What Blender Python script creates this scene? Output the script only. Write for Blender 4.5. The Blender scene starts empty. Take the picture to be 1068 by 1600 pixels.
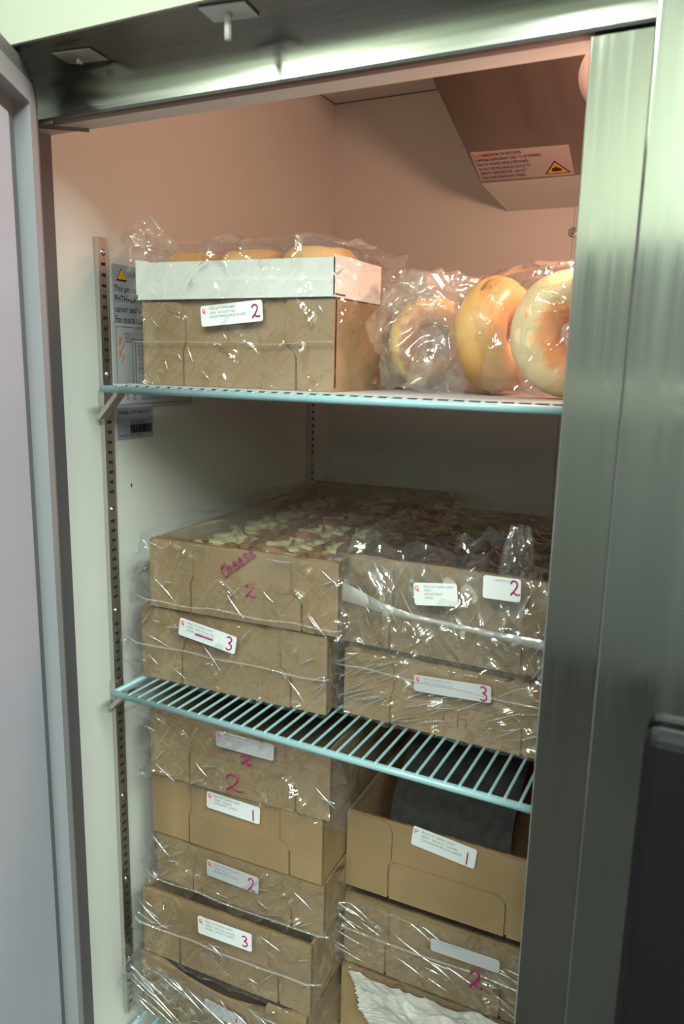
import bpy, math, random
from mathutils import Vector, Matrix, noise
PI = math.pi
sc = bpy.context.scene
COL = sc.collection

# ------------------------------------------------------------------ materials
def new_mat(name):
    m = bpy.data.materials.new(name); m.use_nodes = True
    nt = m.node_tree; nt.nodes.clear()
    out = nt.nodes.new('ShaderNodeOutputMaterial')
    return m, nt, out
def N(nt, t, **kw):
    n = nt.nodes.new(t)
    for k, v in kw.items():
        if k.startswith('i_'):
            n.inputs[k[2:].replace('_', ' ')].default_value = v
        else: setattr(n, k, v)
    return n
def principled(name, color, rough=.5, metal=0., spec=.5, noise_scale=None, noise_mix=.0, color2=None, stretch=(1,1,1), bump=0., bump_scale=200., bump_stretch=(1,1,1), coat=0., trans=0., emis=None, estr=0., detail=4):
    m, nt, out = new_mat(name)
    p = N(nt, 'ShaderNodeBsdfPrincipled'); L = nt.links.new
    p.inputs['Base Color'].default_value = (*color, 1); p.inputs['Roughness'].default_value = rough
    p.inputs['Metallic'].default_value = metal; p.inputs['Specular IOR Level'].default_value = spec
    p.inputs['Coat Weight'].default_value = coat
    if emis: p.inputs['Emission Color'].default_value = (*emis, 1); p.inputs['Emission Strength'].default_value = estr
    tc = N(nt, 'ShaderNodeTexCoord')
    if noise_scale:
        mp = N(nt, 'ShaderNodeMapping'); mp.inputs['Scale'].default_value = stretch
        nz = N(nt, 'ShaderNodeTexNoise'); nz.inputs['Scale'].default_value = noise_scale; nz.inputs['Detail'].default_value = detail
        L(tc.outputs['Object'], mp.inputs[0]); L(mp.outputs[0], nz.inputs['Vector'])
        rp = N(nt, 'ShaderNodeMapRange'); rp.inputs[1].default_value = .35; rp.inputs[2].default_value = .65
        L(nz.outputs[0], rp.inputs[0])
        mx = N(nt, 'ShaderNodeMix', data_type='RGBA'); c2 = color2 or tuple(c * .7 for c in color)
        mx.inputs[6].default_value = (*color, 1); mx.inputs[7].default_value = (*c2, 1)
        L(rp.outputs[0], mx.inputs[0]); L(mx.outputs[2], p.inputs['Base Color'])
    if bump:
        mp2 = N(nt, 'ShaderNodeMapping'); mp2.inputs['Scale'].default_value = bump_stretch
        n2 = N(nt, 'ShaderNodeTexNoise'); n2.inputs['Scale'].default_value = bump_scale; n2.inputs['Detail'].default_value = 3
        L(tc.outputs['Object'], mp2.inputs[0]); L(mp2.outputs[0], n2.inputs['Vector'])
        b = N(nt, 'ShaderNodeBump'); b.inputs['Strength'].default_value = bump; b.inputs['Distance'].default_value = .001
        L(n2.outputs[0], b.inputs['Height']); L(b.outputs[0], p.inputs['Normal'])
    L(p.outputs[0], out.inputs[0])
    return m

def film_mat(name, haze=.05, base=.05, crease=1.0, rough=.06, scale=9., tint=(1, 1, 1), power=5.0, amount=.5, hazecol=(.9, .9, .88), rots=((.0, .6, .1), (.0, -.9, .3)), stretch=(.35, 1, 2.2), sharp=7.):
    """thin clear plastic: mostly transparent, with sharp drawn creases that catch the lamps"""
    m, nt, out = new_mat(name); L = nt.links.new
    tc = N(nt, 'ShaderNodeTexCoord'); prev = None
    for k, rt in enumerate(rots):
        mp = N(nt, 'ShaderNodeMapping'); mp.vector_type = 'TEXTURE'; mp.inputs['Rotation'].default_value = rt
        mp.inputs['Scale'].default_value = (1/stretch[0], 1/stretch[1], 1/stretch[2])
        L(tc.outputs['Object'], mp.inputs[0])
        nz = N(nt, 'ShaderNodeTexNoise'); nz.inputs['Scale'].default_value = scale*(1+1.1*k); nz.inputs['Detail'].default_value = 3; nz.inputs['Distortion'].default_value = .5
        L(mp.outputs[0], nz.inputs['Vector'])
        s1 = N(nt, 'ShaderNodeMath', operation='SUBTRACT'); s1.inputs[1].default_value = .5; L(nz.outputs[0], s1.inputs[0])
        s2 = N(nt, 'ShaderNodeMath', operation='ABSOLUTE'); L(s1.outputs[0], s2.inputs[0])
        s3 = N(nt, 'ShaderNodeMath', operation='MULTIPLY_ADD'); s3.inputs[1].default_value = -sharp; s3.inputs[2].default_value = 1; s3.use_clamp = True; L(s2.outputs[0], s3.inputs[0])
        s4 = N(nt, 'ShaderNodeMath', operation='POWER'); s4.inputs[1].default_value = 1.2; L(s3.outputs[0], s4.inputs[0])
        s5 = N(nt, 'ShaderNodeMath', operation='MULTIPLY_ADD'); s5.inputs[1].default_value = 1/(1+.9*k); L(s4.outputs[0], s5.inputs[0])
        if prev: L(prev.outputs[0], s5.inputs[2])
        else: s5.inputs[2].default_value = 0
        prev = s5
    nm = N(nt, 'ShaderNodeTexNoise'); nm.inputs['Scale'].default_value = 16; nm.inputs['Detail'].default_value = 1; L(tc.outputs['Object'], nm.inputs['Vector'])
    mk = N(nt, 'ShaderNodeMapRange'); mk.inputs[1].default_value = .48; mk.inputs[2].default_value = .64; mk.inputs[3].default_value = .04; mk.inputs[4].default_value = 1.; L(nm.outputs[0], mk.inputs[0])
    mh = N(nt, 'ShaderNodeMath', operation='MULTIPLY'); L(prev.outputs[0], mh.inputs[0]); L(mk.outputs[0], mh.inputs[1])
    b = N(nt, 'ShaderNodeBump'); b.inputs['Strength'].default_value = 1; b.inputs['Distance'].default_value = .0060 * crease
    L(mh.outputs[0], b.inputs['Height'])
    lw = N(nt, 'ShaderNodeLayerWeight'); lw.inputs[0].default_value = .5; L(b.outputs[0], lw.inputs['Normal'])
    pw = N(nt, 'ShaderNodeMath', operation='POWER'); pw.inputs[1].default_value = power; L(lw.outputs['Facing'], pw.inputs[0])
    mu = N(nt, 'ShaderNodeMath', operation='MULTIPLY_ADD'); mu.inputs[1].default_value = amount; mu.inputs[2].default_value = base
    mu.use_clamp = True; L(pw.outputs[0], mu.inputs[0])
    gl = N(nt, 'ShaderNodeBsdfGlossy'); gl.inputs['Roughness'].default_value = rough; gl.inputs['Color'].default_value = (1, 1, 1, 1); L(b.outputs[0], gl.inputs['Normal'])
    tr = N(nt, 'ShaderNodeBsdfTransparent'); tr.inputs['Color'].default_value = (*[.985 * t for t in tint], 1)
    df = N(nt, 'ShaderNodeBsdfDiffuse'); df.inputs['Color'].default_value = (*hazecol, 1)
    m1 = N(nt, 'ShaderNodeMixShader'); m1.inputs[0].default_value = haze; L(tr.outputs[0], m1.inputs[1]); L(df.outputs[0], m1.inputs[2])
    m2 = N(nt, 'ShaderNodeMixShader'); L(mu.outputs[0], m2.inputs[0]); L(m1.outputs[0], m2.inputs[1]); L(gl.outputs[0], m2.inputs[2])
    L(m2.outputs[0], out.inputs[0])
    return m

def steel_mat(name, color=(.56, .57, .53), rough=.3, stretch=(60, 60, 1.2), specks=False, bump=.35):
    m, nt, out = new_mat(name); L = nt.links.new
    p = N(nt, 'ShaderNodeBsdfPrincipled'); p.inputs['Metallic'].default_value = 1
    tc = N(nt, 'ShaderNodeTexCoord'); mp = N(nt, 'ShaderNodeMapping'); mp.inputs['Scale'].default_value = stretch
    nz = N(nt, 'ShaderNodeTexNoise'); nz.inputs['Scale'].default_value = 1.2; nz.inputs['Detail'].default_value = 6; nz.inputs['Roughness'].default_value = .65
    L(tc.outputs['Object'], mp.inputs[0]); L(mp.outputs[0], nz.inputs['Vector'])
    r = N(nt, 'ShaderNodeMapRange'); r.inputs[1].default_value = .3; r.inputs[2].default_value = .7; r.inputs[3].default_value = rough - .07; r.inputs[4].default_value = rough + .08
    L(nz.outputs[0], r.inputs[0]); L(r.outputs[0], p.inputs['Roughness'])
    mx = N(nt, 'ShaderNodeMix', data_type='RGBA'); mx.inputs[6].default_value = (*[c * .9 for c in color], 1); mx.inputs[7].default_value = (*[min(1, c * 1.1) for c in color], 1)
    L(nz.outputs[0], mx.inputs[0]); src = mx.outputs[2]
    if specks:
        # dried splashes and a few rust dots on the lower part of the post
        v = N(nt, 'ShaderNodeTexVoronoi'); v.inputs['Scale'].default_value = 38; L(tc.outputs['Object'], v.inputs['Vector'])
        n2 = N(nt, 'ShaderNodeTexNoise'); n2.inputs['Scale'].default_value = 14; L(tc.outputs['Object'], n2.inputs['Vector'])
        lt = N(nt, 'ShaderNodeMath', operation='LESS_THAN'); L(v.outputs['Distance'], lt.inputs[0]); 
        rr = N(nt, 'ShaderNodeMapRange'); rr.inputs[1].default_value = .46; rr.inputs[2].default_value = .66; rr.inputs[3].default_value = 0; rr.inputs[4].default_value = .26
        L(n2.outputs[0], rr.inputs[0]); L(rr.outputs[0], lt.inputs[1])
        sep = N(nt, 'ShaderNodeSeparateXYZ'); L(tc.outputs['Object'], sep.inputs[0])
        lz = N(nt, 'ShaderNodeMath', operation='LESS_THAN'); lz.inputs[1].default_value = 1.2; L(sep.outputs[2], lz.inputs[0])
        mm = N(nt, 'ShaderNodeMath', operation='MULTIPLY'); L(lt.outputs[0], mm.inputs[0]); L(lz.outputs[0], mm.inputs[1])
        mk = N(nt, 'ShaderNodeMix', data_type='RGBA'); mk.inputs[7].default_value = (.62, .6, .5, 1)
        L(mm.outputs[0], mk.inputs[0]); L(src, mk.inputs[6]); src = mk.outputs[2]
        inv = N(nt, 'ShaderNodeMath', operation='SUBTRACT'); inv.inputs[0].default_value = 1; L(mm.outputs[0], inv.inputs[1]); L(inv.outputs[0], p.inputs['Metallic'])
    L(src, p.inputs['Base Color'])
    b = N(nt, 'ShaderNodeBump'); b.inputs['Strength'].default_value = bump; b.inputs['Distance'].default_value = .0006
    L(nz.outputs[0], b.inputs['Height']); L(b.outputs[0], p.inputs['Normal'])
    L(p.outputs[0], out.inputs[0])
    return m

M = {}
M['kraft'] = principled('kraft', (.36, .245, .13), .78, noise_scale=9, color2=(.30, .20, .105), stretch=(1, 1, 1), bump=.35, bump_scale=260, bump_stretch=(1, 1, .3), spec=.25)
M['kraft_edge'] = principled('kraft_edge', (.27, .16, .07), .9, noise_scale=300, color2=(.12, .07, .03), spec=.1)
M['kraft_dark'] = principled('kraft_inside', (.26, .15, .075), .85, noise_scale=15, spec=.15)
M['white_board'] = principled('white_board', (.78, .79, .74), .55, noise_scale=12, color2=(.70, .71, .67), bump=.1)
M['liner'] = principled('white_liner', (.74, .745, .70), .42, noise_scale=5, color2=(.71, .71, .67), spec=.4)
M['breaker'] = principled('breaker_grey', (.115, .105, .115), .5)
M['breaker_dark'] = principled('breaker_brown', (.19, .15, .145), .5)
M['gasket'] = principled('gasket_grey', (.37, .38, .42), .45)
M['gasket_edge'] = principled('gasket_brown', (.22, .195, .185), .5)
M['groove'] = principled('groove_grey', (.13, .15, .16), .5)
M['door_panel'] = principled('door_panel', (.58, .62, .76), .33, noise_scale=3, color2=(.52, .565, .71), stretch=(1, 1, .5))
M['steel'] = steel_mat('brushed_steel_post', rough=.12, specks=True, bump=.035)
M['steel_h'] = steel_mat('brushed_steel_header', rough=.24, stretch=(1.5, 60, 60), bump=.12)
M['steel_door'] = steel_mat('brushed_steel_door', color=(.55, .57, .54), rough=.12, bump=.03)
M['steel_dark'] = steel_mat('shaded_steel_underside', color=(.22, .20, .17), rough=.3, stretch=(1.5, 60, 60), bump=.08)  # header steel darkened: shade under the overhang is put into the colour
M['steel_fascia'] = principled('satin_fascia', (.46, .47, .38), .5, metal=.25, noise_scale=3, color2=(.42, .435, .35))
M['alu'] = steel_mat('aluminium_housing', color=(.42, .34, .30), rough=.36, stretch=(30, 1, 1), bump=.15)
M['galv'] = steel_mat('galvanised', color=(.66, .63, .59), rough=.42, stretch=(50, 50, 4))
M['slot'] = principled('slot_dark', (.02, .018, .015), .9)
M['zinc'] = principled('zinc', (.6, .6, .58), .25, metal=1)
M['aqua'] = principled('aqua_coating', (.30, .50, .54), .28, spec=.6, noise_scale=20, color2=(.27, .46, .50), coat=.3)
M['black'] = principled('black_plastic', (.006, .006, .007), .5, spec=.25)
M['darkgrey'] = principled('dark_grey_trim', (.05, .05, .05), .5)
M['paper'] = principled('label_paper', (.84, .86, .86), .5)
M['paper_grey'] = principled('sticker_grey', (.50, .50, .52), .45)
M['paper_blue'] = principled('sticker_blue_grey', (.36, .38, .44), .45)
M['paper_pink'] = principled('sticker_pale', (.47, .40, .385), .45)
M['ink'] = principled('print_ink', (.16, .16, .18), .6)
M['ink_light'] = principled('faded_ink', (.24, .25, .28), .6)
M['ink_black'] = principled('black_ink', (.02, .02, .02), .6)
M['marker'] = principled('magenta_marker', (.36, .006, .11), .45)
M['redpen'] = principled('red_pen', (.75, .05, .05), .5)
M['yellow'] = principled('warning_yellow', (.80, .42, .02), .5)
M['orange_stain'] = principled('orange_stain', (.58, .30, .20), .6)
M['crumb'] = principled('brown_crumb', (.16, .06, .02), .8)
M['bagel'] = principled('bagel_crust', (.66, .40, .16), .5, noise_scale=14, color2=(.50, .24, .07), bump=.5, bump_scale=90, spec=.4, coat=.15)
M['bagel_pale'] = principled('bagel_pale_crust', (.74, .58, .33), .5, noise_scale=11, color2=(.60, .36, .13), bump=.4, bump_scale=70, spec=.4, coat=.15)
M['bagel_cut'] = principled('bagel_toasted_patch', (.80, .30, .08), .6, noise_scale=30, color2=(.62, .16, .04), bump=.6)
M['danish'] = principled('danish_pastry', (.30, .12, .035), .6, noise_scale=60, color2=(.16, .05, .015), bump=1, bump_scale=120)
M['icing'] = principled('cheese_filling', (.55, .48, .22), .45, noise_scale=40, color2=(.44, .37, .18), bump=.8, bump_scale=90)
M['choc'] = principled('dark_pastry', (.085, .035, .02), .5, noise_scale=40, color2=(.04, .015, .01), bump=1, bump_scale=100)
M['dark_sheet'] = principled('dark_grey_sheet', (.040, .040, .036), .9, noise_scale=90, color2=(.027, .027, .025), bump=.6, bump_scale=300, spec=.15)
M['tissue'] = principled('waxed_tissue', (.55, .535, .50), .4, noise_scale=30, color2=(.48, .45, .4), bump=.6, bump_scale=60, spec=.6)
M['film'] = film_mat('clear_film', haze=.018, base=.09, scale=6, rough=.05, crease=1.25)
M['film_top'] = film_mat('clear_film_taut', haze=.09, base=.08, crease=.8, scale=4, stretch=(.3, .5, 2.2))
M['film_streak'] = film_mat('clear_film_streaked', haze=.02, base=.13, crease=1.3, scale=9, rots=((0, -.42, 0), (0, -.5, 0)), stretch=(.16, 1, 3.4), sharp=5)
M['film_crinkle'] = film_mat('crinkled_film', haze=.03, base=.10, crease=1.4, scale=7, amount=.7, stretch=(.55, 1, 1.6))
M['film_bag'] = film_mat('bag_film', haze=.08, base=.10, crease=1.2, scale=7, amount=.7, stretch=(.8, 1, 1.2), hazecol=(.95, .9, .86))
M['film_seam'] = film_mat('film_seam', haze=.2, base=.15, crease=.6, scale=30, amount=.8, rough=.12)
M['film_pleat'] = film_mat('film_pleat', haze=.16, base=.40, crease=.2, scale=20, amount=.4, rough=.2)
M['film_band'] = film_mat('film_band', haze=.38, base=.12, crease=.5, scale=9, rough=.15)
M['bulb'] = principled('bulb_glass', (1, .7, .5), .3, emis=(1, .45, .25), estr=8)
M['lens'] = principled('lamp_cover', (.80, .70, .66), .4)
M['kitchen_floor'] = principled('quarry_tile', (.012, .011, .010), .85, noise_scale=3)
M['kitchen_ceiling'] = principled('ceiling_tile', (.75, .76, .68), .9)
M['kitchen_wall_white'] = principled('kitchen_wall_white', (.80, .84, .68), .8)
M['kitchen_wall'] = principled('kitchen_wall', (.17, .175, .17), .8)

# ------------------------------------------------------------------ mesh helpers
class MB:
    def __init__(s): s.v = []; s.f = []; s.m = []; s.mats = []; s.cur = 0; s.smooth = []
    def mat(s, name):
        if name not in s.mats: s.mats.append(name)
        s.cur = s.mats.index(name); return s
    def add(s, vs, fs, smooth=False, xf=None):
        o = len(s.v)
        for p in vs: s.v.append(tuple(xf @ Vector(p)) if xf else tuple(p))
        for f in fs: s.f.append([i + o for i in f]); s.m.append(s.cur); s.smooth.append(smooth)
        return s
    def box(s, a, b, bev=0., xf=None):
        x0, y0, z0 = a; x1, y1, z1 = b
        if bev <= 0:
            vs = [(x0,y0,z0),(x1,y0,z0),(x1,y1,z0),(x0,y1,z0),(x0,y0,z1),(x1,y0,z1),(x1,y1,z1),(x0,y1,z1)]
            return s.add(vs, [(0,3,2,1),(4,5,6,7),(0,1,5,4),(1,2,6,5),(2,3,7,6),(3,0,4,7)], xf=xf)
        import bmesh
        bm = bmesh.new(); bmesh.ops.create_cube(bm, size=1)
        for v in bm.verts:
            v.co = Vector(((v.co.x+.5)*(x1-x0)+x0, (v.co.y+.5)*(y1-y0)+y0, (v.co.z+.5)*(z1-z0)+z0))
        bmesh.ops.bevel(bm, geom=list(bm.edges), offset=bev, segments=3, affect='EDGES', profile=.5)
        bm.verts.index_update()
        s.add([v.co.copy() for v in bm.verts], [[v.index for v in f.verts] for f in bm.faces], smooth=False, xf=xf); bm.free(); return s
    def prism(s, poly, y0, y1, xf=None):
        """poly in x-z, extruded along y from y0 (front) to y1"""
        n = len(poly)
        vs = [(x, y0, z) for x, z in poly] + [(x, y1, z) for x, z in poly]
        fs = [list(range(n)), list(range(2*n-1, n-1, -1))]
        for i in range(n):
            j = (i+1) % n; fs.append([i, i+n, j+n, j])
        return s.add(vs, fs, xf=xf)
    def tube(s, path, r, seg=8, cap=True, closed=False, flat=1., xf=None):
        path = [Vector(p) for p in path]; n = len(path); vs = []; prev = None
        for i, p in enumerate(path):
            a = path[i-1] if (i > 0 or closed) else path[i]; b = path[(i+1) % n] if (i < n-1 or closed) else path[i]
            t = (b - a).normalized()
            if prev is None:
                u = t.orthogonal().normalized() if abs(t.z) > .9 else t.cross(Vector((0,0,1))).normalized()
            else:
                u = (prev - t * prev.dot(t)).normalized()
            prev = u; w = t.cross(u)
            rr = r[i] if isinstance(r, (list, tuple)) else r
            for k in range(seg):
                a_ = 2*PI*k/seg; vs.append(p + (u*math.cos(a_) + w*math.sin(a_)*flat)*rr)
        fs = []
        for i in range(n if closed else n-1):
            for k in range(seg):
                j = (i+1) % n
                fs.append([i*seg+k, i*seg+(k+1) % seg, j*seg+(k+1) % seg, j*seg+k])
        if cap and not closed:
            fs.append(list(range(seg-1, -1, -1))); fs.append([(n-1)*seg+k for k in range(seg)])
        return s.add(vs, fs, smooth=True, xf=xf)
    def lathe(s, prof, seg=32, xf=None):
        """prof = [(r, z)] around z"""
        n = len(prof); vs = [(r*math.cos(2*PI*k/seg), r*math.sin(2*PI*k/seg), z) for r, z in prof for k in range(seg)]
        fs = [[i*seg+k, i*seg+(k+1) % seg, (i+1)*seg+(k+1) % seg, (i+1)*seg+k] for i in range(n-1) for k in range(seg)]
        return s.add(vs, fs, smooth=True, xf=xf)
    def grid(s, fn, nu, nv, smooth=True, xf=None):
        vs = [fn(i/nu, j/nv) for j in range(nv+1) for i in range(nu+1)]
        fs = [[j*(nu+1)+i, j*(nu+1)+i+1, (j+1)*(nu+1)+i+1, (j+1)*(nu+1)+i] for j in range(nv) for i in range(nu)]
        return s.add(vs, fs, smooth=smooth, xf=xf)
    def build(s, name, parent=None, label=None):
        me = bpy.data.meshes.new(name); me.from_pydata([tuple(v) for v in s.v], [], s.f)
        for k in s.mats: me.materials.append(M[k])
        me.polygons.foreach_set('material_index', s.m); me.polygons.foreach_set('use_smooth', s.smooth); me.update()
        o = bpy.data.objects.new(name, me); COL.objects.link(o)
        if parent: o.parent = parent
        if label: o['label'] = label
        return o
def mb(m): return MB().mat(m)
def tag(o, label, cat, group=None):
    o['label'] = label; o['category'] = cat
    if group: o['group'] = group
    return o
def thing(name, loc, rz, label, cat, group=None, rx=0, ry=0):
    o = bpy.data.objects.new(name, None); COL.objects.link(o); o.location = loc; o.rotation_euler = (rx, ry, math.radians(rz))
    o.empty_display_size = .05
    return tag(o, label, cat, group)

def text(name, lines, size, mat, parent, mtx, leading=1.15, sx=1., label=None):
    """printed lettering, laid flat on the local x-z plane of mtx (facing -y)"""
    cu = bpy.data.curves.new(name, 'FONT'); cu.body = '\n'.join(lines) if not isinstance(lines, str) else lines
    cu.size = size; cu.space_line = leading; cu.resolution_u = 2; cu.align_x = 'LEFT'; cu.align_y = 'TOP'
    t = bpy.data.objects.new('tmp_text', cu)
    me = bpy.data.meshes.new_from_object(t); bpy.data.objects.remove(t); bpy.data.curves.remove(cu)
    F = Matrix(((sx,0,0,0),(0,0,-1,0),(0,1,0,0),(0,0,0,1)))   # (x,y) -> (x, z) facing -y
    me.transform(mtx @ F); me.name = name; me.materials.clear(); me.materials.append(M[mat])
    o = bpy.data.objects.new(name, me); COL.objects.link(o); o.parent = parent
    if label: o['label'] = label
    return o

GL = {  # hand-drawn glyphs, unit square
 '1': [[(.45, 1), (.5, .5), (.56, 0)]],
 '2': [[(.08, .78), (.2, .95), (.45, 1), (.68, .88), (.7, .65), (.5, .38), (.2, .08), (.1, .02), (.25, .16), (.4, .2), (.6, .08), (.85, .06), (1, .12)]],
 '3': [[(.1, .92), (.4, 1), (.75, .88), (.7, .66), (.4, .54), (.75, .42), (.85, .2), (.6, .02), (.3, 0), (.1, .1)]],
 'C': [[(.9, .85), (.7, 1), (.35, .85), (.12, .5), (.2, .12), (.5, 0), (.85, .12)]],
 'h': [[(.15, 1.1), (.15, .5), (.15, 0)], [(.15, .35), (.4, .6), (.65, .5), (.7, 0)]],
 'e': [[(.1, .3), (.6, .4), (.6, .6), (.35, .65), (.12, .4), (.2, .05), (.5, 0), (.8, .15)]],
 's': [[(.7, .6), (.4, .68), (.25, .5), (.6, .28), (.6, .05), (.3, 0), (.1, .08)]],
 'H': [[(.1, 1), (.12, 0)], [(.8, 1), (.82, 0)], [(.1, .5), (.8, .52)]],
 'Q': [[(.5, 1), (.15, .85), (.1, .45), (.35, .15), (.7, .3), (.8, .7), (.5, 1)], [(.4, .5), (.95, -.1)]],
 '-': [[(0, .5), (1, .5)]],
 'P': [[(.1, 0), (.1, 1), (.7, .9), (.75, .6), (.15, .5)]],
}
def smooth_path(p, n=5):
    P = [Vector(q) for q in p]
    if len(P) < 3: return P
    out = []
    for i in range(len(P)-1):
        a = P[max(0, i-1)]; b = P[i]; c = P[i+1]; d = P[min(len(P)-1, i+2)]
        for k in range(n):
            t = k/n
            out.append(.5*((2*b) + (c-a)*t + (2*a-5*b+4*c-d)*t*t + (-a+3*b-3*c+d)*t**3))
    out.append(P[-1]); return out
def pen(name, glyphs, x, z, w, h, parent, mtx, r=.0011, mat='marker', gap=.2, y=-.0006, label=None):
    b = mb(mat); cx = x
    for g in glyphs:
        for st in GL[g]:
            pts = smooth_path([(cx + q[0]*w, y, z + q[1]*h) for q in st])
            b.tube([mtx @ p for p in pts], r, seg=6, flat=1.0)
        cx += w*(1+gap)
    # flatten: the ribbon is ink on a surface
    return b.build(name, parent, label)

def rrect(w, h, r, n=4):
    pts = []
    for cx, cz, a0 in ((w-r, r, -90), (w-r, h-r, 0), (r, h-r, 90), (r, r, 180)):
        for k in range(n+1):
            a = math.radians(a0 + 90*k/n); pts.append((cx + r*math.cos(a), cz + r*math.sin(a)))
    return pts
def sticker(parent, corner, ang, w, h, lines=None, num=None, numbox=None, q=None, y=-.001, faded=False, size=None, name='address_label', textlines_dx=.012, label=None, curl=0., tilt=0.):
    """white delivery label; corner = (u, v) of its lower left corner on the front face"""
    mtx = Matrix.Translation((corner[0], y, corner[1])) @ Matrix.Rotation(math.radians(-ang), 4, 'Y') @ Matrix.Rotation(math.radians(tilt), 4, 'X')
    b = mb('paper_grey' if faded else 'paper'); b.prism(rrect(w, h, .003), -.0003, .0, xf=mtx)
    o = b.build(name, parent, label)
    if lines:
        text('printed_text', lines, size or h*.17, 'ink_light', o, mtx @ Matrix.Translation((textlines_dx, -.0005, h*.90)), sx=.95)
    if num:
        nb = numbox or (.84, .18, .11, .6)
        pen('handwritten_number', num, w*nb[0], h*nb[1], w*nb[2], h*nb[3], o, mtx, r=.0009)
    if q:
        pen('pen_mark', [q], w*.03, h*.62, h*.2, h*.24, o, mtx, r=.0004, mat='redpen')
    return o

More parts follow.
